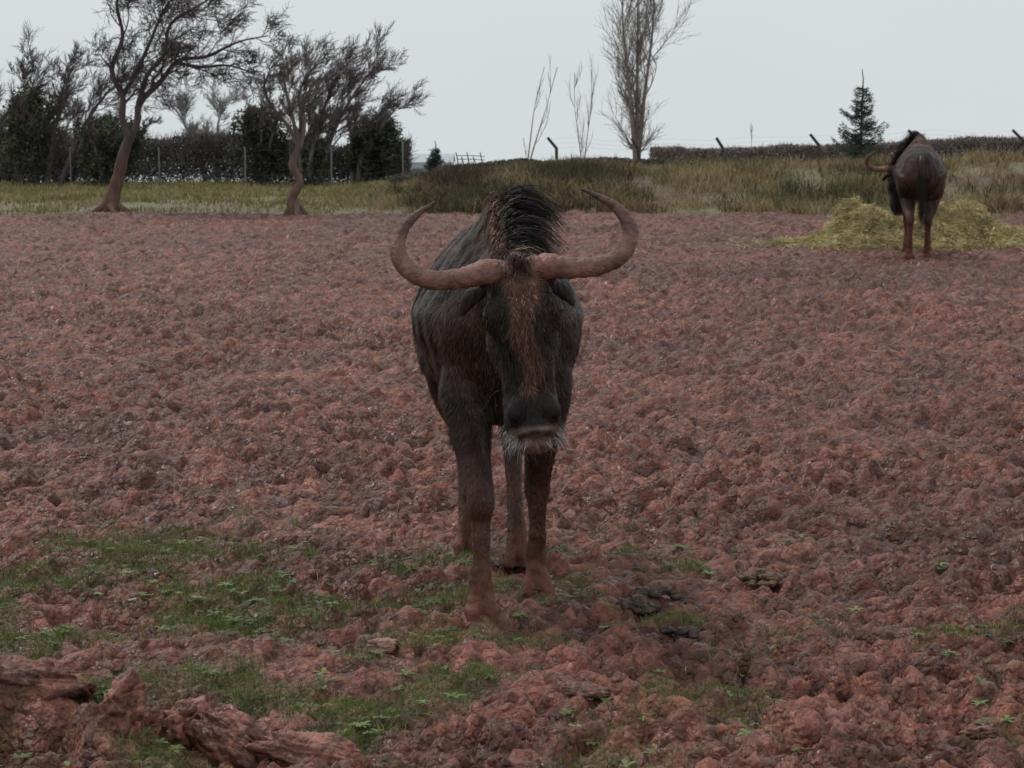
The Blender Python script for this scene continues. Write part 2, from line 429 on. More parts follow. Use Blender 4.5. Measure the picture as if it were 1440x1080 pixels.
        c = c * (1 - boss[:, None]) + np.array([.10, .052, .04]) * boss[:, None]
        nose = ish * sst(.43, .47, d) * sst(.555, .535, d) * .9
        c = c * (1 - nose[:, None]) + np.array([.011, .008, .008]) * nose[:, None]
        lip = ish * sst(.535, .555, d)
        c = c * (1 - lip[:, None]) + np.array([.19, .13, .115]) * lip[:, None] * (.6 + .8 * fbm(u / .02, d / .02, 14, 2))[:, None]
        mouth = ish * sst(.012, .004, np.abs(d - .580 * hl / .6 - u * u * 3)) * (f > .0) * .8
        c = c * (1 - mouth[:, None]) + np.array([.02, .012, .011]) * mouth[:, None]
        lg = sst(.60, .12, z) * .80 * (y_ < .95)
        lg = lg * (.20 + .5 * fbm(x / .05 + y_ / .06, z / .08, 6, 3) * 1.6)
        lg = np.clip(np.maximum(lg, sst(.20, .07, z + .05 * (vn(x / .02, y_ / .02, 8) - .5)) * .96), 0, 1)[:, None]
        c = c * (1 - lg) + np.array([.145, .055, .037]) * lg
        return c * bright * tint
    if "Col" in me.color_attributes: me.color_attributes.remove(me.color_attributes["Col"])
    setcol(me, colour(co)); me.materials.clear(); me.materials.append(coat)
    ob = bpy.data.objects.new("body", me); col_root.objects.link(ob); ob.parent = root
    me.calc_loop_triangles()
    nt_ = len(me.loop_triangles); tri = np.zeros(nt_ * 3, dtype=np.int32); me.loop_triangles.foreach_get("vertices", tri); tri = tri.reshape(-1, 3)
    a, b, c_ = co[tri[:, 0]], co[tri[:, 1]], co[tri[:, 2]]
    ar = np.linalg.norm(np.cross(b - a, c_ - a), axis=1)
    pick = r.choice(nt_, nfur, p=ar / ar.sum())
    w1 = r.rand(nfur); w2 = r.rand(nfur); fl_ = w1 + w2 > 1; w1[fl_] = 1 - w1[fl_]; w2[fl_] = 1 - w2[fl_]
    P0 = a[pick] + (b - a)[pick] * w1[:, None] + (c_ - a)[pick] * w2[:, None]
    Nn = nrm(no[tri[pick, 0]])
    rel = P0 - poll
    dd = rel @ A; hd_ = (P0[:, 1] > .72) & (np.abs(rel @ L_) < .2)
    keep = (P0[:, 2] > .20) & ~(hd_ & (dd > .47 * hl / .6)); P0 = P0[keep]; Nn = Nn[keep]
    K = len(P0)
    g = np.tile(np.array([0, -.35, -1.0]), (K, 1)) + r.normal(0, .15, (K, 3)) + 1.5 * (np.stack([vn(P0[:, 1] / .03 + P0[:, 0] / .03, P0[:, 2] / .07, 3), vn(P0[:, 1] / .03, P0[:, 2] / .07 + P0[:, 0] / .04, 5), vn(P0[:, 0] / .05, P0[:, 2] / .09, 6)], -1) - .5)
    Tn = nrm(g - Nn * (g * Nn).sum(1, keepdims=True))
    ishead = (P0[:, 1] > .72) 
    Lh = r.uniform(.016, .042, K) * np.where(ishead, .6, 1) * np.where(P0[:, 2] < .55, .42, 1)
    top_ = (Nn[:, 2] > .5); Lh = np.where(top_, Lh * .8, Lh)
    S = nrm(np.cross(Tn, Nn))
    P = np.stack([P0 - Nn * .001, P0 + Tn * Lh[:, None] * .5 + Nn * Lh[:, None] * .12, P0 + Tn * Lh[:, None] + Nn * (Lh * r.uniform(-.02, .22, K))[:, None]], 1)
    W = r.uniform(.0009, .0022, K)[:, None] * np.array([1, .8, .1])[None]
    V, F = ribbons(P, W, S)
    fc = colour(P0) * (r.uniform(.4, 1.9, (K, 1)) * (1 + 1.0 * (r.rand(K, 1) < .08)))
    mk("fur", V, F, hairm, np.repeat(fc, 6, axis=0), parent=root)
    hv = []; hc = []
    for sg in (-1, 1):
        pts = [hp(sg * q[0] * .985, -q[1], q[2]) for q in [(.024, -.050, .02), (.10, -.045, .03), (.177, -.060, .045), (.280, -.056, .05), (.348, -.012, .04), (.370, .055, .03), (.330, .130, .015), (.235, .195, .0)]]
        pp, rr = catmull(pts, [.038, .040, .033, .030, .029, .025, .016, .003], 9)
        ii = np.arange(len(pp)); rr = rr * (1 + .035 * np.sin(ii * 1.9) * (ii < 30) + .025 * r.normal(0, 1, len(pp)) * (ii < 34))
        V, F = tubes(pp[None], rr[None], 20); 
        V = V + .006 * (fbm(V[:, 0] / .03, V[:, 2] / .03 + V[:, 1] / .03, 12, 3) - .5)[:, None]
        hv.append((V, F))
        tt = np.repeat(ii / ii[-1], 20)[:, None]
        b0 = np.array([.235, .115, .088]); b1 = np.array([.12, .056, .044]); b2 = np.array([.06, .038, .034])
        cc_ = b0 * (1 - tt) + b1 * tt; cc_ = np.where(tt > .8, cc_ * (1 - (tt - .8) * 4) + b2 * (tt - .8) * 4, cc_)
        cc_ = cc_ * (.55 + .9 * fbm(V[:, 0] / .02, V[:, 2] / .05, 45, 3))[:, None]
        hc.append(cc_ * bright)
    V, F = merge(hv); mk("horns", V, F, hornm, np.concatenate(hc), parent=root)
    ev = []
    for sg in (-1, 1):
        pts = [hp(sg * .08, .080, -.05), hp(sg * .115, .092, -.065), hp(sg * .15, .112, -.08), hp(sg * .170, .138, -.09), hp(sg * .178, .158, -.095)]
        V, F = loft(pts, [.014, .024, .027, .018, .004], [.012, .014, .012, .008, .003], side=A, sub=4, seg=14)
        ev.append((V, F))
    Vv = []; Ff = []; o = 0
    for V, F in ev:
        Vv.append(V); Ff += [[i + o for i in f] for f in F]; o += len(V)
    Vv = np.concatenate(Vv); mk("ears", Vv, Ff, coat, np.tile(np.array([.03, .019, .015]) * bright, (len(Vv), 1)), parent=root)
    for kind, la, dn, fw, sz in (("eye", .110, .185, .060, .017), ("nostril", .060, .505, .084, .013)):
        for sg in (-1, 1):
            c0 = hp(sg * la, dn, fw)
            th = np.linspace(0, math.pi, 9); ph = np.arange(14) * 2 * math.pi / 14
            G = np.stack([np.sin(th)[:, None] * np.cos(ph)[None], np.sin(th)[:, None] * np.sin(ph)[None], np.repeat(np.cos(th)[:, None], 14, 1)], -1)
            q = G[..., :1] * L_ * .9 + G[..., 1:2] * Nf * .8 + G[..., 2:3] * A * (1.0 if kind == "eye" else 1.5)
            V = (c0 + q * sz).reshape(-1, 3); ii = np.arange(9 * 14).reshape(9, 14)
            F = np.stack([ii[:-1], np.roll(ii[:-1], -1, 1), np.roll(ii[1:], -1, 1), ii[1:]], -1).reshape(-1, 4)
            mk(kind, V, F, eyem if kind == "eye" else hairm, np.tile((.006, .005, .005), (len(V), 1)), parent=root)
    def strands(base, d0, d1, L, w, colr, n=6):
        K = len(base); tt = np.linspace(0, 1, n)
        P = base[:, None, :] + d0[:, None, :] * (L[:, None] * (tt - .5 * tt ** 2))[..., None] + d1[:, None, :] * (L[:, None] * .9 * tt[None] ** 2)[..., None]
        P = P + (r.normal(0, .002, P.shape) * tt[None, :, None])
        S = nrm(np.cross(nrm(P[:, -1] - P[:, 0]), r.normal(0, 1, (K, 3))))
        W = w[:, None] * np.linspace(1, .15, n)[None]
        V, F = ribbons(P, W, S)
        return V, F, np.repeat(colr, n * 2, axis=0)
    K = 2800; q = r.rand(K) ** .8
    w0 = np.array([0, .40, 1.37]); w1_ = poll + np.array([0, -.05, -.02])
    cr = w0 * (1 - q[:, None]) + w1_ * q[:, None]; cr[:, 2] += .035 * np.sin(q * math.pi)
    cr[:, 0] += r.normal(0, .010, K)
    clump = np.floor(q * 40); ph = TAB[clump.astype(int), 3]; p2 = TAB[clump.astype(int), 9]
    d0 = nrm(np.stack([r.normal(-.35, .08, K) - .5 * (ph - .5), r.normal(-.05, .08, K) + .5 * (ph - .5), np.full(K, .9)], -1))
    d1 = nrm(np.stack([-.95 - .6 * (p2 - .5) + r.normal(0, .06, K), .5 * (p2 - .5) + r.normal(0, .05, K), -1.05 + r.normal(0, .08, K)], -1))
    L = r.uniform(.08, .16, K) * (.45 + 1.1 * ph) * (1.2 - .35 * q)
    lightclump = TAB[clump.astype(int), 17] < .3
    mc = np.where(((r.rand(K) < .8) & lightclump)[:, None] & (q > .15)[:, None], np.array([[.18, .12, .095]]), np.array([[.014, .010, .009]])) * r.uniform(.6, 1.4, (K, 1))
    V, F, C_ = strands(cr, d0, d1, L, r.uniform(.001, .0024, K), mc)
    mk("mane", V, F, hairm, C_ * bright, parent=root)
    K = 900; base = poll + L_ * r.normal(0, .026, K)[:, None] + A * r.uniform(.0, .07, K)[:, None] + Nf * r.uniform(-.03, .06, K)[:, None]
    d0 = nrm(-A * .25 + Nf * .6 + r.normal(0, .25, (K, 3))); d1 = nrm(np.tile(A, (K, 1)) + Nf * .1 + r.normal(0, .2, (K, 3)))
    V, F, C_ = strands(base, d0, d1, r.uniform(.03, .08, K), r.uniform(.0010, .002, K), np.array([[.055, .030, .023]]) * r.uniform(.3, 1.8, (K, 1)))
    mk("forelock", V, F, hairm, C_ * bright, parent=root)
    K = 800; q = r.rand(K)
    cr = w0 * (1 - q[:, None]) + w1_ * q[:, None] + np.stack([r.uniform(-.01, .045, K), 0 * q, r.uniform(-.03, .02, K)], -1)
    d0 = nrm(np.stack([np.full(K, .3), r.normal(.1, .1, K), np.full(K, .35)], -1)); d1 = nrm(np.stack([np.full(K, .05), r.normal(.2, .1, K), np.full(K, -1.0)], -1))
    V, F, C_ = strands(cr, d0, d1, r.uniform(.05, .12, K), r.uniform(.0015, .003, K), np.array([[.15, .085, .062]]) * r.uniform(.4, 1.3, (K, 1)))
    mk("neck_hair", V, F, hairm, C_ * bright, parent=root)
    K = 520; an = r.uniform(0, 2 * math.pi, K); ring = r.uniform(.9, 1.05, K)
    dn = r.uniform(.52, .612, K) * hl / .60
    base = poll + L_ * (np.sin(an) * .078 * ring)[:, None] + A * dn[:, None] + Nf * (np.cos(an) * .05 * ring)[:, None]
    d0 = nrm(L_ * (np.sin(an) * 1.2)[:, None] + Nf * (np.cos(an) * .6)[:, None] + A * .8); d1 = nrm(np.tile(A, (K, 1)) + L_ * (np.sin(an) * .4)[:, None] + r.normal(0, .3, (K, 3)))
    low = (np.abs(np.sin(an)) > .6) | (np.cos(an) < -.2) | (dn > .597 * hl / .6)
    wc = np.where((r.rand(K) < .75)[:, None], np.array([[.46, .44, .42]]), np.array([[.05, .04, .04]]))
    base, d0, d1, wc = base[low], d0[low], d1[low], wc[low]; K = len(base)
    V, F, C_ = strands(base, d0, d1, r.uniform(.014, .050, K), r.uniform(.0006, .001, K), wc, n=5)
    mk("whiskers", V, F, hairm, C_, parent=root)
    K = 1500; q = r.rand(K)
    base = poll + L_ * r.normal(0, .04, K)[:, None] + A * (.20 + .32 * q)[:, None] + Nf * (-.10 + .05 * q)[:, None]
    d0 = nrm(np.tile(-Nf, (K, 1)) + r.normal(0, .3, (K, 3))); d1 = np.tile((0, 0, -1.0), (K, 1)) + r.normal(0, .12, (K, 3))
    V, F, C_ = strands(base, d0, d1, r.uniform(.05, .13, K), r.uniform(.001, .002, K), np.array([[.02, .014, .012]]) * r.uniform(.6, 1.6, (K, 1)))
    mk("throat_beard", V, F, hairm, C_, parent=root)
    K = 1400; u = r.normal(0, .05, K); dn = r.uniform(.10, .44, K)
    base = poll + L_ * u[:, None] + A * dn[:, None] + Nf * (np.interp(dn, [0, .1, .2, .3, .4, .5], [.06, .085, .10, .085, .082, .08]) - 6 * u ** 2)[:, None]
    cl = vn(u / .010, dn / .045, 40)[:, None]
    d0 = nrm(np.tile(Nf, (K, 1)) * .35 + A + L_ * ((cl - .5) * 1.3)); d1 = nrm(np.tile(A, (K, 1)) + L_ * ((cl - .5) * 1.7) + r.normal(0, .1, (K, 3)))
    fc = colour(base) * r.uniform(.3, 1.5, (K, 1))
    V, F, C_ = strands(base, d0, d1, r.uniform(.015, .055, K), r.uniform(.0010, .0018, K), fc, n=5)
    mk("face_hair", V, F, hairm, C_, parent=root)
    pts = [(0, -.74, 1.12), (0, -.83, 1.06), (.01, -.86, .92), (.012, -.85, .76), (.01, -.84, .62)]
    pp, rr = catmull(pts, [.035, .03, .022, .016, .012], 5); V, F = tubes(pp[None], rr[None], 10)
    K = 1000; q = r.rand(K) * .75 + .25
    base = np.stack([np.interp(q, np.linspace(0, 1, len(pp)), pp[:, i]) for i in range(3)], -1)
    d0 = nrm(np.array([0, -.2, -.8]) + r.normal(0, .22, (K, 3))); d1 = np.tile((0, 0, -1.0), (K, 1)) + r.normal(0, .05, (K, 3))
    V2, F2, C2 = strands(base, d0, d1, r.uniform(.08, .26, K), r.uniform(.0015, .003, K), np.array([[.022, .015, .013]]) * r.uniform(.6, 1.6, (K, 1)))
    V3, F3 = merge([(V, F), (V2, F2)]); mk("tail", V3, F3, hairm, np.concatenate([np.tile((.03, .02, .017), (len(V), 1)), C2]), parent=root)
    return root, hp

def fleg(x, y1, xs=.13, ys=.47):
    s = np.sign(x)
    return ([(s * .10, ys, .88), (s * .13, ys - .01, .76), (s * .128, ys + (y1 - ys) * .25, .62), (s * .6 * .125 + x * .4, ys + (y1 - ys) * .5, .50), (x, ys + (y1 - ys) * .80, .40), (x, ys + (y1 - ys) * .84, .36), (x, ys + (y1 - ys) * .80, .315), (x, ys + (y1 - ys) * .9, .21), (x, y1 - .02, .125), (x, y1 - .005, .07), (x, y1, .0)],
            [.09, .10, .075, .053, .044, .048, .033, .027, .040, .030, .038])
def hleg(x, y1):
    s = np.sign(x); d = y1 + .56
    return ([(s * .12, -.55, .95), (s * .13, -.50, .80), (s * .13, -.44 + d * .2, .68), (s * .12, -.55 + d * .4, .55), (x, -.67 + d * .75, .44), (x, -.65 + d * .8, .38), (x, -.62 + d * .9, .24), (x, y1 - .01, .12), (x, y1, .07), (x, y1 + .01, .0)],
            [.15, .145, .105, .062, .042, .036, .028, .035, .03, .035])

wb1, hp1 = wildebeest((-.06, 7.6, -.014), math.radians(185), (.013, .952, 1.205), (-.005, 1.085, .640), math.radians(3.0),
           [fleg(.10, .69), fleg(-.117, .33)], [hleg(-.095, -.20), hleg(.075, -.42)], 95000, 3, bright=1.1)
tagm = vmat("ear_tag_plastic", rough=.4, nscale=5, namt=.05)
c0 = hp1(-.155, .078, -.045); tv = []
for zz in (0, .004):
    for a in range(12): tv.append(c0 + np.array([math.cos(a * math.pi / 6) * .016, zz, math.sin(a * math.pi / 6) * .008]))
mk("ear_tag", tv, [list(range(12)), list(range(23, 11, -1))] + [[i, (i + 1) % 12, 12 + (i + 1) % 12, 12 + i] for i in range(12)], tagm, np.tile((.2, .4, .34), (24, 1)), False, wb1)

wz = float(H(np.array([5.0]), np.array([26.3]))[0][0])
wildebeest((5.06, 26.6, wz - .01), math.radians(-9.5), (-.23, .80, 1.0), (-.26, 1.0, .45), math.radians(-4),
           [fleg(.12, .45), fleg(-.12, .56)], [hleg(-.105, -.62), hleg(.085, -.50)], 14000, 5, bright=1.15, scale=1.10, tint=(1.1, 1, 1.05))

# ---------------------------------------------------------------- trees
bark = vmat("bark", rough=.85, nscale=9, namt=.35, bump=.5, bscale=20, spec=.15, stretch=(1, 1, .4))
leafm = vmat("evergreen_leaves", rough=.65, nscale=2.5, namt=.45, spec=.2, transl=.1)

class Tree:
    def __init__(s, seed): s.b = {}; s.r = random.Random(seed)
    def add(s, P, R, sides):
        s.b.setdefault((len(P), sides), []).append((P, R))
    def grow(s, p, d, L, rad, lev, o):
        r = s.r; n = 6 if lev > 0 else 4
        P = [tuple(p)]; R = [rad]; d = Vector(d).normalized(); p = Vector(p); st = L / (n - 1)
        minr = o.get('minr', .006)
        nodes = []
        for i in range(1, n):
            w = o['wig']
            d = (d + Vector((r.uniform(-w, w), r.uniform(-w, w), r.uniform(-w, w))) + Vector(o['wind']) * .25 + Vector((0, 0, o['up'])) * .3).normalized()
            p = p + d * st; P.append(tuple(p)); R.append(max(minr * (.6 if lev == 0 else 1), rad * (1 - .75 * i / (n - 1)))); nodes.append((p.copy(), d.copy(), R[-1]))
        s.add(P, R, 5 if lev > 1 else 3)
        if lev > 0:
            k = o['kids'][lev - 1]
            for j in range(k):
                q = nodes[min(len(nodes) - 1, int((j + r.random()) / k * len(nodes)))]
                a = o['ang'] * r.uniform(.6, 1.3)
                ax = q[1].orthogonal().normalized(); ax.rotate(Matrix.Rotation(r.uniform(0, 6.283), 3, q[1]))
                nd = q[1].copy(); nd.rotate(Matrix.Rotation(a, 3, ax))
                s.grow(q[0], nd, L * o['shr'] * r.uniform(.7, 1.2), max(minr, q[2] * .62), lev - 1, o)
    def limb(s, pts, rads, o, lev, kids, klen, start=.25, prof=None):
        pp, rr = catmull(pts, rads, 4)
        rr = rr * np.array([1 + s.r.uniform(-.10, .10) for _ in rr])
        s.add([tuple(q) for q in pp], list(rr), 9)
        for j in range(kids):
            t = start + (1 - start) * (j + s.r.random()) / kids
            i = min(len(pp) - 2, int(t * (len(pp) - 1)))
            d = Vector(pp[i + 1] - pp[i]).normalized()
            ax = d.orthogonal().normalized(); ax.rotate(Matrix.Rotation(s.r.uniform(0, 6.283), 3, d))
            nd = d.copy(); nd.rotate(Matrix.Rotation(o['ang'] * s.r.uniform(.6, 1.3), 3, ax))
            s.grow(pp[i], nd, klen * s.r.uniform(.6, 1.2) * (prof(t) if prof else 1), max(.010, rr[i] * .45), lev, o)
    def build(s, name, loc, c, parent=None, c2=None):
        parts = []
        for (n, sd), L in s.b.items():
            P = np.array([q[0] for q in L]); R = np.array([q[1] for q in L]); parts.append(tubes(P, R, sd))
        V, F = merge(parts)
        cc = np.tile(np.array(c, float), (len(V), 1))
        if c2 is not None:
            t = sst(.3, 1.6, V[:, 2])[:, None]; cc = np.array(c2) * (1 - t) + cc * t
        ob = mk(name, V, F, bark, cc, parent=parent)
        if parent is None: ob.location = loc
        return ob

def gz(x, y): return float(terrain(np.array([float(x)]), np.array([float(y)]))[0])

u = 1 / 75.0
def q3(px, py, dy=0): return ((px - 168) * u, dy, (297 - py) * u)
o = dict(wig=.38, wind=(.30, 0, .0), up=.10, kids=[7, 6, 4], ang=.85, shr=.62, minr=.0052)
T = Tree(3)
T.limb([q3(164, 300), q3(172, 277), q3(180, 250), q3(187, 222), q3(196, 196)], [.19, .14, .115, .10, .09], o, 1, 0, 1)
T.limb([q3(196, 196), q3(187, 170), q3(188, 140), q3(174, 105), q3(190, 60), q3(183, 15), q3(200, -25)], [.08, .065, .055, .045, .035, .025, .010], o, 3, 12, .72)
T.limb([q3(194, 205), q3(207, 175, .05), q3(210, 150, .1), q3(240, 118, .2), q3(262, 92, .25), q3(300, 86, .3), q3(345, 66, .3), q3(385, 58, .3)], [.08, .065, .058, .048, .04, .03, .02, .009], o, 3, 13, .62)
T.limb([q3(210, 150, 0), q3(225, 112, -.2), q3(250, 84, -.3), q3(260, 45, -.4), q3(300, 20, -.5), q3(345, -5, -.5)], [.055, .045, .036, .03, .02, .009], o, 3, 12, .68)
T.limb([q3(188, 140, 0), q3(205, 105, .3), q3(222, 60, .6), q3(238, 20, .8), q3(265, -15, .9)], [.05, .04, .03, .022, .009], o, 3, 11, .68)
T.limb([q3(260, 94, .2), q3(290, 100, .4), q3(330, 98, .5), q3(370, 112, .6)], [.035, .028, .02, .008], o, 3, 7, .45)
for a in range(5):
    an = a * 1.26; T.limb([(0, 0, .22), (.16 * math.cos(an), .16 * math.sin(an), .08), (.42 * math.cos(an), .42 * math.sin(an), -.05)], [.09, .07, .035], o, 1, 0, 1)
T.build("hawthorn_tree", (-7.36, 39.2, 0.02), (.095, .077, .073), c2=(.14, .08, .067))

o = dict(wig=.36, wind=(.36, 0, .1), up=.25, kids=[7, 5, 4], ang=.7, shr=.62, minr=.0048)
T = Tree(9)
def q4(px, py, dy=0): return ((px - 420) * u, dy, (306 - py) * u)
T.limb([q4(420, 308), q4(415, 285), q4(426, 262), q4(416, 240), q4(426, 215)], [.14, .09, .065, .075, .055], o, 2, 3, .35, start=.5)
T.limb([q4(426, 218), q4(412, 190), q4(392, 165), q4(380, 138), q4(390, 114)], [.048, .038, .028, .02, .008], o, 3, 8, .42)
T.limb([q4(426, 218), q4(432, 185, .1), q4(424, 150, .2), q4(438, 118, .2), q4(455, 104, .2)], [.048, .038, .028, .02, .008], o, 3, 8, .42)
T.limb([q4(425, 210), q4(418, 175, -.2), q4(410, 140, -.2), q4(408, 112, -.2)], [.038, .033, .025, .008], o, 3, 7, .4)
for a in range(4):
    an = a * 1.5 + .4; T.limb([(0, 0, .2), (.12 * math.cos(an), .12 * math.sin(an), .08), (.25 * math.cos(an), .25 * math.sin(an), -.05)], [.07, .055, .03], o, 1, 0, 1)
T.build("hawthorn_tree", (-3.86, 38.2, 0.0), (.15, .125, .118), c2=(.17, .10, .085))

def leaves(blobs, n, size, name, cols, seed, parent=None):
    r = np.random.RandomState(seed); vol = np.array([b[3] * b[4] * b[5] for b in blobs]); cnt = (vol / vol.sum() * n).astype(int)
    Ps = []
    for b, k in zip(blobs, cnt):
        d = nrm(r.normal(0, 1, (k, 3))); rad = r.rand(k) ** .45
        lump = .50 + .95 * vn(d[:, 0] * 2.9 + 9 + b[0], d[:, 2] * 2.9 + d[:, 1] * 1.5 + 5, seed % 50)
        rad *= lump
        Ps.append(np.array(b[:3]) + d * rad[:, None] * np.array(b[3:6]))
    P = np.concatenate(Ps); K = len(P)
    a = nrm(r.normal(0, 1, (K, 3))); b = nrm(np.cross(a, r.normal(0, 1, (K, 3))))
    s = size * r.uniform(.5, 1.4, (K, 1))
    V = np.stack([P - a * s, P + b * s * .55, P + a * s, P - b * s * .55], 1).reshape(-1, 3)
    F = np.arange(K * 4).reshape(K, 4)
    cols = np.array(cols); c = cols[r.randint(0, len(cols), K)] * r.uniform(.6, 1.4, (K, 1))
    c *= (.5 + .95 * vn(P[:, 0] / .3, P[:, 2] / .25 + P[:, 1], 7))[:, None]
    return mk(name, V, F, leafm, np.repeat(c, 4, axis=0), smooth=False, parent=parent)

ivy = [(.065, .082, .052), (.082, .098, .058), (.07, .068, .052), (.11, .11, .075)]
def ivy_tree(x, y, h, wind, seed, blobs, lean=.2, spread=.6, c=(.13, .11, .105), kids=9, nl=9000, name="ivy_clad_tree", stems=3, lv=3, minr=.006, ksize=.040, kl=.2):  # distance haze is put into the lightened bark colour
    root = empty(name, (x, y, gz(x, y)))
    o = dict(wig=.26, wind=wind, up=.3, kids=[7, 6, 5], ang=.65, shr=.62, minr=minr)
    T = Tree(seed); r = random.Random(seed)
    for i in range(stems):
        dx = (i - (stems - 1) / 2) * spread * .5 + r.uniform(-.1, .1)
        T.limb([(dx * .3, 0, 0), (dx * .6 + lean * .2, r.uniform(-.2, .2), h * .3), (dx + lean * .6, r.uniform(-.4, .4), h * .6), (dx * 1.5 + lean * 1.3, r.uniform(-.4, .4), h * r.uniform(.78, .92))], [.08, .06, .032, .008], o, lv, kids, h * kl)
    T.build("branches", None, c, parent=root)
    if blobs: leaves(blobs, nl, ksize, "ivy", ivy, seed, parent=root)
    return root

ivy_tree(-11.4, 52, 3.3, (.2, 0, .1), 21, [(-.3, 0, 1.1, .75, .6, 1.15), (-.35, 0, 1.9, .45, .4, .6)], lean=.15, spread=1.9, kids=14, stems=4, c=(.145, .12, .115))
ivy_tree(-9.6, 51, 1.7, (.3, 0, .1), 22, [(.1, 0, 1.2, .75, .5, .6), (-.3, 0, .7, .45, .4, .7), (.5, .1, 1.1, .45, .4, .4), (.2, 0, .6, .6, .4, .5)], lean=.1, spread=.8, kids=6, nl=10000)
ivy_tree(-6.2, 53, 1.9, (.3, 0, .1), 23, [(-.1, 0, 1.1, .65, .5, .98), (.35, 0, .8, .55, .4, .8), (-.2, 0, 1.65, .45, .4, .4)], lean=.1, spread=.6, kids=5, nl=11000)
ivy_tree(-4.95, 52, 3.3, (.4, 0, .2), 24, [(.15, 0, .6, .4, .35, .75), ], lean=.65, spread=1.1, kids=15, nl=3000, stems=3, c=(.165, .14, .135))
ivy_tree(-3.9, 54, 2.35, (.5, 0, .1), 25, [(.5, 0, 1.3, .65, .45, .5), (.0, 0, .7, .4, .35, .7), (.65, 0, .9, .55, .4, .5), (.3, 0, 1.0, .45, .4, .45)], lean=.5, spread=.7, kids=9, nl=11000, c=(.16, .14, .13))
ivy_tree(-8.0, 58, 2.6, (.15, 0, .1), 26, [], lean=.1, spread=1.8, c=(.33, .31, .30), kids=11, name="bare_tree", stems=3)  # paler bark further back, haze painted into the colour
ivy_tree(-13.2, 56, 2.4, (.2, 0, .1), 27, [(0, 0, .6, .9, .5, .8)], lean=.2, spread=1.6, c=(.27, .24, .23), kids=11, nl=3500, name="bare_tree")
ivy_tree(-11.9, 57, 2.1, (.2, 0, .1), 28, [(0, 0, .6, .7, .5, .9)], lean=.2, spread=1.4, c=(.25, .22, .21), kids=9, nl=3500, name="bare_tree")

def slim(x, y, h, seed, name, kids, ang, c, minr, stems=1, klen=.35, lv=2, r0=.11, lean=(0, 0), up=.75, prof=None, sp=.55, fork=.5, kk=(6, 5)):
    o = dict(wig=.12, wind=(0, 0, 0), up=up, kids=list(kk), ang=ang, shr=.5, minr=minr)
    T = Tree(seed); r = random.Random(seed)
    for i in range(stems):
        dx = (i - (stems - 1) / 2) * sp
        T.limb([(dx * .05, 0, -.1), (dx * fork + lean[0] * .3, r.uniform(-.12, .12), h * .3), (dx * .95 + lean[0] * .6, r.uniform(-.2, .2), h * .62), (dx * 1.0 + lean[0], r.uniform(-.2, .2), h * (1 - .07 * abs(dx)))], [r0, r0 * .6, r0 * .32, .008], o, lv, kids, h * klen, start=.10, prof=prof)
    return T.build(name, (x, y, gz(x, y)), c)
slim(3.2, 55, 5.5, 41, "tall_bare_tree", 20, .66, (.26, .215, .195), .0050, stems=3, klen=.155, up=.42, prof=lambda t: .5 + 1.0 * math.sin(min(1, t * 1.05) * math.pi) ** .7, sp=.40, fork=.45, kk=(9, 8), r0=.072)  # bark colour lightened to carry the haze
slim(.35, 50, 2.3, 42, "sapling", 3, .4, (.22, .18, .155), .005, stems=2, klen=.28, lv=1, r0=.022, lean=(.55, 0), sp=.3)
slim(1.65, 50, 2.15, 43, "sapling", 8, .5, (.26, .23, .21), .0042, stems=2, klen=.26, lv=1, r0=.017, sp=.4)
slim(5.8, 52, .95, 44, "sapling", 3, .4, (.2, .17, .15), .004, stems=1, klen=.26, lv=1, r0=.012)

def conifer(x, y, h, rad, seed, n_wh, zoff=0):
    root = empty("spruce_tree", (x, y, gz(x, y) + zoff)); r = np.random.RandomState(seed)
    T = Tree(seed); T.add([(0, 0, -.1), (0, 0, h * .5), (.02, 0, h * .9), (-.01, 0, h)], [.045, .025, .012, .008], 8)
    Ps = []; Ds = []
    for i in range(n_wh):
        t = i / n_wh; z0 = h * (.06 + .78 * t); R = rad * (1 - t) ** .8 * r.uniform(.7, 1.15) + .05
        for j in range(8 if t < .7 else 6):
            z = z0 + r.uniform(-.05, .05)
            a = r.uniform(0, 6.283); R2 = R * r.uniform(.55, 1.2)
            pts = [np.array([math.cos(a) * R2 * q, math.sin(a) * R2 * q, z + R2 * (.30 * q * q + .05 * q - .12 * math.sin(q * 3))]) for q in (0, .33, .66, 1)]
            T.add([tuple(p) for p in pts], [.014, .01, .007, .004], 4)
            m = int(95 * R2 / rad) + 16
            q = r.rand(m) ** .8
            pp = np.stack([np.interp(q, [0, .33, .66, 1], [p[k] for p in pts]) for k in range(3)], -1)
            side = np.array([-math.sin(a), math.cos(a), 0]); sp = r.uniform(-1, 1, m)
            pp = pp + side * (sp * .13 * (1.1 - q))[:, None] + np.array([0, 0, 1]) * r.uniform(-.06, .02, m)[:, None]
            Ps.append(pp); Ds.append(np.array([math.cos(a), math.sin(a), .15]) * .7 + side * sp[:, None] + r.normal(0, .35, (m, 3)))
    T.build("trunk", None, (.09, .07, .055), parent=root)
    P = np.concatenate(Ps); D = nrm(np.concatenate(Ds)); K = len(P); L = r.uniform(.03, .075, K)
    S = nrm(np.cross(D, r.normal(0, 1, (K, 3))))
    PP = np.stack([P, P + D * L[:, None]], 1); W = np.stack([np.full(K, .008), np.full(K, .003)], 1)
    V, F = ribbons(PP, W, S)
    c = np.array([.06, .09, .068]) * r.uniform(.6, 1.7, (K, 1))
    mk("needles", V, F, leafm, np.repeat(c, 4, axis=0), smooth=False, parent=root)
conifer(7.35, 45.2, 2.05, .66, 3, 14, zoff=-.02)
conifer(-1.72, 48, .95, .26, 6, 8, zoff=-.1)

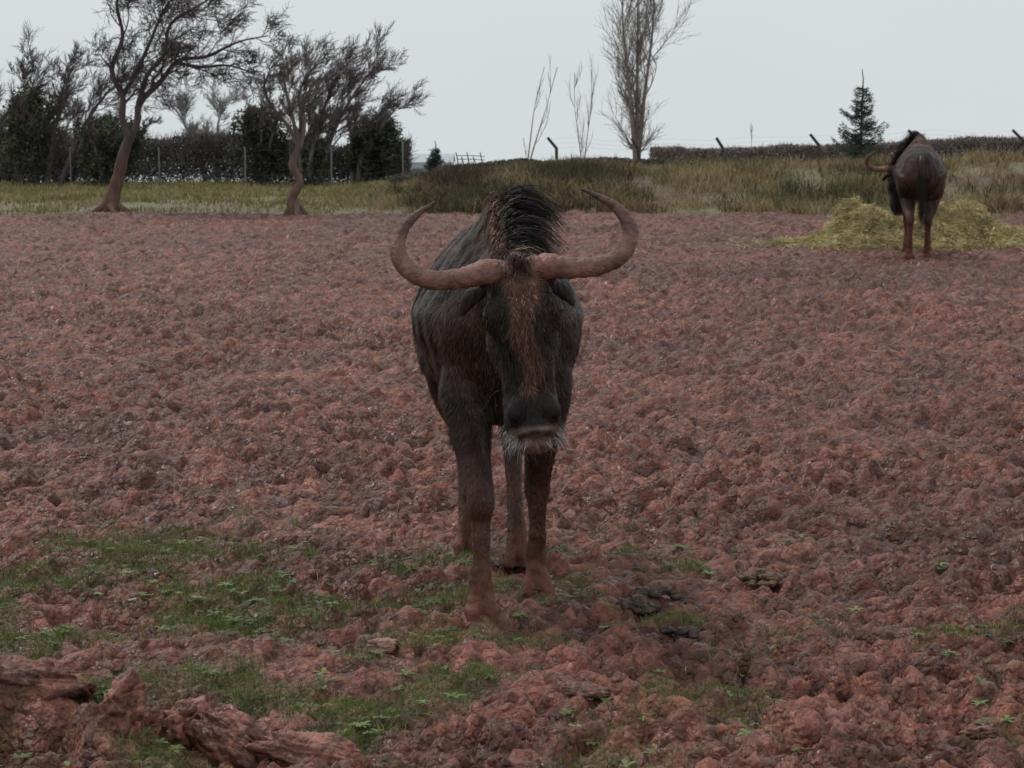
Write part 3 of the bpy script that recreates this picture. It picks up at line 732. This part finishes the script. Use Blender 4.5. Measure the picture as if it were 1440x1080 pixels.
# ---------------------------------------------------------------- hedges
def hedge(x0, x1, y, hgt, wid, n, name, cols, seed, hvar=.25, leafn=0, twc=(.12, .09, .075)):
    r = np.random.RandomState(seed)
    x = r.uniform(x0, x1, n); yy = y + r.uniform(-wid, wid, n)
    hh = hgt * (1 - hvar + 2 * hvar * fbm(x / .9, yy * .3, seed, 3))
    z0 = terrain(x, yy) + r.rand(n) ** .7 * hh * .8
    d = nrm(np.stack([r.normal(0, .5, n), r.normal(0, .4, n), np.abs(r.normal(.8, .3, n))], -1)); L = hh * r.uniform(.15, .35, n)
    P0 = np.stack([x, yy, z0], -1)
    P = np.stack([P0, P0 + d * L[:, None] * .5 + r.normal(0, .02, (n, 3)), P0 + d * L[:, None]], 1)
    S = nrm(np.cross(d, r.normal(0, 1, (n, 3)))); W = r.uniform(.004, .009, n)[:, None] * np.array([1, .8, .4])
    V, F = ribbons(P, W, S); C = np.repeat(np.array(twc) * r.uniform(.5, 1.4, (n, 1)), 6, axis=0)
    m = leafn; x = r.uniform(x0, x1, m); yy = y + r.uniform(-wid, wid, m)
    hh = hgt * (1 - hvar + 2 * hvar * fbm(x / .9, yy * .3, seed, 3)) * .92
    p = np.stack([x, yy, terrain(x, yy) + r.rand(m) ** .8 * hh], -1)
    a = nrm(r.normal(0, 1, (m, 3))); b = nrm(np.cross(a, r.normal(0, 1, (m, 3)))); s = r.uniform(.015, .045, (m, 1))
    V2 = np.stack([p - a * s, p + b * s * .6, p + a * s, p - b * s * .6], 1).reshape(-1, 3); F2 = np.arange(m * 4).reshape(m, 4)
    cols = np.array(cols); c = cols[r.randint(0, len(cols), m)] * r.uniform(.6, 1.4, (m, 1))
    V3, F3 = merge([(V, F), (V2, F2)])
    mk(name, V3, F3, leafm, np.concatenate([C, np.repeat(c, 4, axis=0)]), smooth=False)
hedge(-17, -2.6, 55, 1.15, .5, 20000, "hedge", [(.10, .105, .082), (.125, .11, .10), (.09, .088, .076), (.16, .135, .125)], 51, hvar=.32, leafn=60000, twc=(.18, .15, .145))
hedge(-2.6, 3.9, 46, .26, .4, 7000, "hedge", [(.085, .09, .06), (.12, .10, .078)], 52, hvar=.5, leafn=9000, twc=(.16, .13, .12))
hedge(3.2, 19, 49.5, .47, .35, 24000, "hedge", [(.17, .14, .125), (.14, .13, .105), (.19, .155, .14)], 53, hvar=.20, leafn=20000, twc=(.26, .205, .185))

# ---------------------------------------------------------------- fences
metal = vmat("fence_metal", rough=.6, nscale=20, namt=.25, spec=.2)
def fence(xs, y, h, tip, name, c, wires, pr=.03, wr=.002, wc=(.3, .3, .3)):
    root = empty(name, (0, 0, 0)); parts = []
    for i, x in enumerate(xs):
        z = gz(x, y); j = .05 * math.sin(i * 7.3)
        P = np.array([[(x, y, z - .1), (x + .005, y, z + h * .5), (x, y, z + h), (x - tip * .5 + j * .5, y, z + h + abs(tip) * .6), (x - tip + j, y, z + h + abs(tip) * 1.2)]])
        parts.append(tubes(P, np.array([[pr, pr, pr, pr * .95, pr * .9]]), 6))
    V, F = merge(parts); mk("posts", V, F, metal, np.tile(c, (len(V), 1)), parent=root)
    parts = []
    xa, xb = xs[0], xs[-1]
    xx = np.linspace(xa, xb, 60)
    for wz_ in wires:
        k = max(0, (wz_ - h) / max(abs(tip), .01)) 
        sag = .02 * np.sin(np.linspace(0, 40, 60))
        P = np.stack([xx - tip * k, np.full(60, y - .035), np.array([gz(q, y) for q in xx]) + wz_ + sag], -1)[None]
        parts.append(tubes(P, np.full((1, 60), wr), 3))
    V, F = merge(parts); mk("wires", V, F, metal, np.tile(wc, (len(V), 1)), parent=root)
fence([1.0, 2.85, 4.75, 6.9, 9.15, 11.5, 13.9], 48.3, .42, .20, "fence", (.055, .05, .05), (.42, .52, .62), pr=.036)
fence([-14.6, -12.4, -10.5, -8.4, -6.35, -4.3, -2.6], 51.0, .95, .0, "fence", (.17, .165, .165), (.3, .6, .9), pr=.020, wr=.0012, wc=(.15, .15, .15))
gate = empty("field_gate", (-.85, 47, gz(-.85, 47) - .15))
parts = []
for x in (-.28, -.16, -.04, .10, .25):
    parts.append(tubes(np.array([[(x, 0, 0), (x - .03, 0, .35), (x - .10, 0, .66 if x in (-.28, -.04, .25) else .56)]]), np.array([[.014, .013, .012]]), 5))
for z in (.34, .5, .58):
    parts.append(tubes(np.array([[(-.36, .03, z), (0, .03, z), (.25, .03, z - .02)]]), np.array([[.009, .009, .009]]), 5))
V, F = merge(parts); mk("bars", V, F, metal, np.tile((.14, .14, .15), (len(V), 1)), parent=gate)

bm_ = vmat("painted_sheet", rough=.6, nscale=6, namt=.12)
barn = empty("barn", (-3.4, 75, gz(-3.4, 75)))
def prism(x0, x1, y0, y1, z0, z1, zr):
    ym = (y0 + y1) / 2
    V = [(x0, y0, z0), (x1, y0, z0), (x1, y1, z0), (x0, y1, z0), (x0, y0, z1), (x1, y0, z1), (x1, y1, z1), (x0, y1, z1), (x0, ym, zr), (x1, ym, zr)]
    return V, [[0, 1, 5, 4], [2, 3, 7, 6], [1, 2, 6, 9, 5], [3, 0, 4, 8, 7]], [[4, 5, 9, 8], [6, 7, 8, 9]]
V, Fw, Fr = prism(-1.9, 1.3, 0, 3, -.2, .70, .98)
mk("walls", V, Fw, bm_, np.tile((.42, .45, .48), (len(V), 1)), False, barn)
V2 = [(v[0] * 1.03, v[1], v[2] + .01) for v in V]
mk("roof", V2, Fr, bm_, np.tile((.5, .53, .56), (len(V2), 1)), False, barn)
dv = []; df = []
for i in range(4):
    xx = -1.6 + i * .75; o_ = len(dv); dv += [(xx, -.012, .1), (xx + .4, -.012, .1), (xx + .4, -.012, .5), (xx, -.012, .5)]; df.append([o_, o_ + 1, o_ + 2, o_ + 3])
mk("windows", dv, df, bm_, np.tile((.15, .16, .18), (len(dv), 1)), False, barn)

# ---------------------------------------------------------------- hay pile
haym = vmat("hay", rough=.8, nscale=12, namt=.35, bump=.8, bscale=40, spec=.12, transl=.15)
HX, HY = 5.45, 28.6
root = empty("hay_pile", (HX, HY, 0))
r = np.random.RandomState(77)
def hayh(x, y):
    b = .38 * np.exp(-((x + .92) / .38) ** 2 - (y / .5) ** 2) + .37 * np.exp(-((x - .55) / .48) ** 2 - ((y - .1) / .5) ** 2) + .27 * np.exp(-((x + .2) / .75) ** 2 - (y / .5) ** 2) + .14 * np.exp(-((x - 1.3) / .5) ** 2 - ((y + .1) / .4) ** 2) + .06 * np.exp(-((x + .0) / 1.8) ** 2 - (y / .65) ** 2)
    return b * (.45 + 1.1 * fbm(x / .18 + 5, y / .18 + 5, 44, 4)) - .02
def gnd(x, y): return H(x + HX, y + HY)[0]
gx, gy = np.meshgrid(np.linspace(-2.4, 2.4, 160), np.linspace(-1.2, 1.2, 80)); hz = hayh(gx, gy)
V = np.stack([gx, gy, np.where(hz > 0, gnd(gx, gy) * .6 + hz, -.12)], -1).reshape(-1, 3); ii = np.arange(160 * 80).reshape(80, 160)
F = np.stack([ii[:-1, :-1], ii[:-1, 1:], ii[1:, 1:], ii[1:, :-1]], -1).reshape(-1, 4)
F = F[(hz.ravel()[F] > 0).any(1)]
mk("mound", V, F, haym, np.tile((.36, .30, .14), (len(V), 1)), parent=root)
K = 34000; x = r.uniform(-2.6, 2.6, K); y = r.uniform(-1.3, 1.1, K); h = hayh(x, y); k = (h > .0) | (r.rand(K) < .18 * np.exp(-(x / 2) ** 2 - (y / .9) ** 2)); x, y, h = x[k], y[k], np.maximum(h[k], 0); K = len(x)
D = nrm(np.stack([r.normal(0, 1, K), r.normal(0, 1, K), r.normal(.15, .45, K)], -1)); L = r.uniform(.05, .19, K)
P0 = np.stack([x, y, gnd(x, y) * np.where(h > 0, .6, 1) + h + .01 + r.rand(K) * .03], -1)
P = np.stack([P0 - D * L[:, None] * .5, P0 + np.array([0, 0, .015]), P0 + D * L[:, None] * .5], 1)
V, F = ribbons(P, np.full((K, 3), .0035), nrm(np.cross(D, r.normal(0, 1, (K, 3)))))
hc = np.array([(.60, .50, .27), (.48, .40, .20), (.70, .60, .36), (.34, .28, .13)])[r.randint(0, 4, K)]
hc = hc * (.6 + .8 * vn(x / .15, y / .15 + h / .1, 13))[:, None]
mk("straw", V, F, haym, np.repeat(hc, 6, axis=0), parent=root)

# ---------------------------------------------------------------- stones, dung
rockm = vmat("muddy_stone", rough=.5, nscale=14, namt=.35, bump=.8, bscale=40, spec=.38, rvar=.15, flakes=26)
def rock(x, y, s, rot, seed, name, c, dz=0):
    r = np.random.RandomState(seed)
    nu, nvv = 50, 80
    th = np.linspace(0.001, math.pi - .001, nu); ph = np.arange(nvv) * 2 * math.pi / nvv
    G = np.stack([np.sin(th)[:, None] * np.cos(ph)[None], np.sin(th)[:, None] * np.sin(ph)[None], np.repeat(np.cos(th)[:, None], nvv, 1)], -1)
    rad = np.full((nu, nvv), 1.0)
    for _ in range(14):
        n = nrm(r.normal(0, 1, 3)); d = r.uniform(.5, .85); dot = G @ n
        rad = np.where(dot > .05, np.minimum(rad, d / np.maximum(dot, .05)), rad)
    rad += .24 * (fbm(G[..., 0] * 3 + 9 + seed, G[..., 1] * 3 + G[..., 2] * 4 + 9, 3, 5) - .5) * 2 * np.sin(th)[:, None]
    P = (G * rad[..., None] * np.array(s)).reshape(-1, 3)
    ii = np.arange(nu * nvv).reshape(nu, nvv)
    F = np.stack([ii[:-1], ii[1:], np.roll(ii[1:], -1, 1), np.roll(ii[:-1], -1, 1)], -1).reshape(-1, 4)
    cc = np.array(c) * (.55 + .9 * fbm(P[:, 0] / .05 + 5, P[:, 1] / .05 + P[:, 2] / .04 + 5, 6, 3))[:, None]
    ob = mk(name, P, F, rockm, cc)
    gx_ = x + np.linspace(-s[0], s[0], 7) * .6
    gh = float(np.mean(H(gx_, np.full(7, float(y)))[0]))
    ob.location = (x, y, gh + dz); ob.rotation_euler = rot
    return ob
mc = (.225, .092, .067)
rock(-1.36, 5.85, (.24, .10, .10), (.1, .1, .2), 1, "mud_boulder", (.13, .048, .033), .025)
rock(-1.02, 5.46, (.080, .10, .14), (.1, -.15, .4), 2, "mud_boulder", mc, .035)
rock(-.87, 5.60, (.060, .16, .12), (-.35, .2, -.5), 3, "mud_boulder", mc, .035)
rock(-.74, 5.48, (.20, .060, .09), (.1, .25, -.6), 4, "mud_boulder", (.17, .068, .05), .03)
rock(-.52, 5.34, (.21, .065, .07), (.1, .1, -.35), 6, "mud_boulder", mc, .015)
rock(-.30, 5.25, (.12, .06, .06), (.1, .1, .3), 7, "mud_boulder", (.16, .06, .045), .01)
rock(-.40, 6.48, (.062, .045, .028), (.1, 0, .2), 8, "stone", (.34, .18, .14), .022)
rock(.22, 5.88, (.08, .04, .03), (0, .1, .1), 9, "stone", (.19, .09, .07), .015)
rock(1.26, 5.55, (.07, .05, .03), (0, .1, .5), 12, "stone", (.24, .11, .08), .015)
def dung(x, y, n, seed, c, sp=.075):
    root = empty("dung_pile", (x, y, float(H(np.array([float(x)]), np.array([float(y)]))[0][0]) - .002))
    r = np.random.RandomState(seed); parts = []
    for i in range(n):
        a = r.uniform(0, 6.28); R = r.uniform(0, sp); s = r.uniform(.010, .020)
        th = np.linspace(.01, math.pi - .01, 12); ph = np.arange(18) * 2 * math.pi / 18
        G = np.stack([np.sin(th)[:, None] * np.cos(ph), np.sin(th)[:, None] * np.sin(ph), np.repeat(np.cos(th)[:, None], 18, 1)], -1)
        P = G * s * np.array([1.4, 1.1, .8]) * (.55 + .9 * fbm(G[..., :1] * 2.5 + i, G[..., 1:2] * 2.5 + G[..., 2:3] * 3 + 9, 5, 3)) + np.array([math.cos(a) * R * 1.3, math.sin(a) * R, .006 + r.rand() * .035 * (1 - R / .09)])
        ii = np.arange(216).reshape(12, 18)
        parts.append((P.reshape(-1, 3), np.stack([ii[:-1], ii[1:], np.roll(ii[1:], -1, 1), np.roll(ii[:-1], -1, 1)], -1).reshape(-1, 4)))
    V, F = merge(parts); mk("droppings", V, F, rockm, np.array(c) * r.uniform(.6, 1.5, (len(V), 1)) ** .5, parent=root)
dung(.88, 7.42, 44, 1, (.12, .075, .042), .08); dung(.42, 6.95, 30, 2, (.07, .043, .032)); dung(.50, 7.10, 18, 3, (.06, .04, .031), .06); dung(.54, 6.62, 8, 4, (.055, .036, .028), .04)

# ---------------------------------------------------------------- light, world, camera
w = bpy.data.worlds.new("World"); scene.world = w; w.use_nodes = True
N = w.node_tree.nodes; L = w.node_tree.links; bg = N["Background"]; bg.inputs[1].default_value = .1
EL, AZ = math.radians(55), math.radians(-40)
sky = N.new("ShaderNodeTexSky"); sky.sky_type = 'NISHITA'; sky.sun_disc = False; sky.sun_elevation = EL; sky.sun_rotation = AZ; sky.dust_density = 4
tc = N.new("ShaderNodeTexCoord"); mp = N.new("ShaderNodeMapping"); mp.inputs["Scale"].default_value = (1, 1, 3)
no = N.new("ShaderNodeTexNoise"); no.inputs["Scale"].default_value = 2.2; no.inputs["Detail"].default_value = 4
L.new(tc.outputs["Generated"], mp.inputs[0]); L.new(mp.outputs[0], no.inputs["Vector"])
cr = N.new("ShaderNodeValToRGB"); cr.color_ramp.elements[0].position = .3; cr.color_ramp.elements[0].color = (.91, .93, .95, 1); cr.color_ramp.elements[1].position = .7; cr.color_ramp.elements[1].color = (1, 1, 1, 1)
L.new(no.outputs[0], cr.inputs[0])
sc = N.new("ShaderNodeVectorMath"); sc.operation = 'MULTIPLY'; sc.inputs[1].default_value = (7.5, 7.9, 8.0); L.new(cr.outputs[0], sc.inputs[0])
mx = N.new("ShaderNodeMix"); mx.data_type = 'RGBA'; mx.clamp_result = False; mx.inputs[0].default_value = .92
L.new(sky.outputs[0], mx.inputs[6]); L.new(sc.outputs[0], mx.inputs[7]); L.new(mx.outputs[2], bg.inputs[0])
sd = bpy.data.lights.new("sun", 'SUN'); sd.energy = 1.0; sd.angle = math.radians(12); sd.color = (1, .96, .91)
so = bpy.data.objects.new("sun", sd); col_root.objects.link(so)
dirv = Vector((math.sin(AZ) * math.cos(EL), math.cos(AZ) * math.cos(EL), math.sin(EL)))
so.rotation_euler = dirv.to_track_quat('Z', 'Y').to_euler(); so.location = (0, 0, 20)

cam = bpy.data.cameras.new("camera"); co_ = bpy.data.objects.new("camera", cam); col_root.objects.link(co_)
cam.lens = 75; cam.sensor_width = 36; cam.clip_end = 6000; cam.clip_start = .1
cam.dof.use_dof = True; cam.dof.focus_distance = 7.2; cam.dof.aperture_fstop = 15
co_.location = (0, 0, 1.6); co_.rotation_euler = (math.radians(90 - 6.94), 0, 0)
scene.camera = co_
scene.view_settings.view_transform = 'Standard'; scene.view_settings.look = 'None'; scene.view_settings.exposure = 0
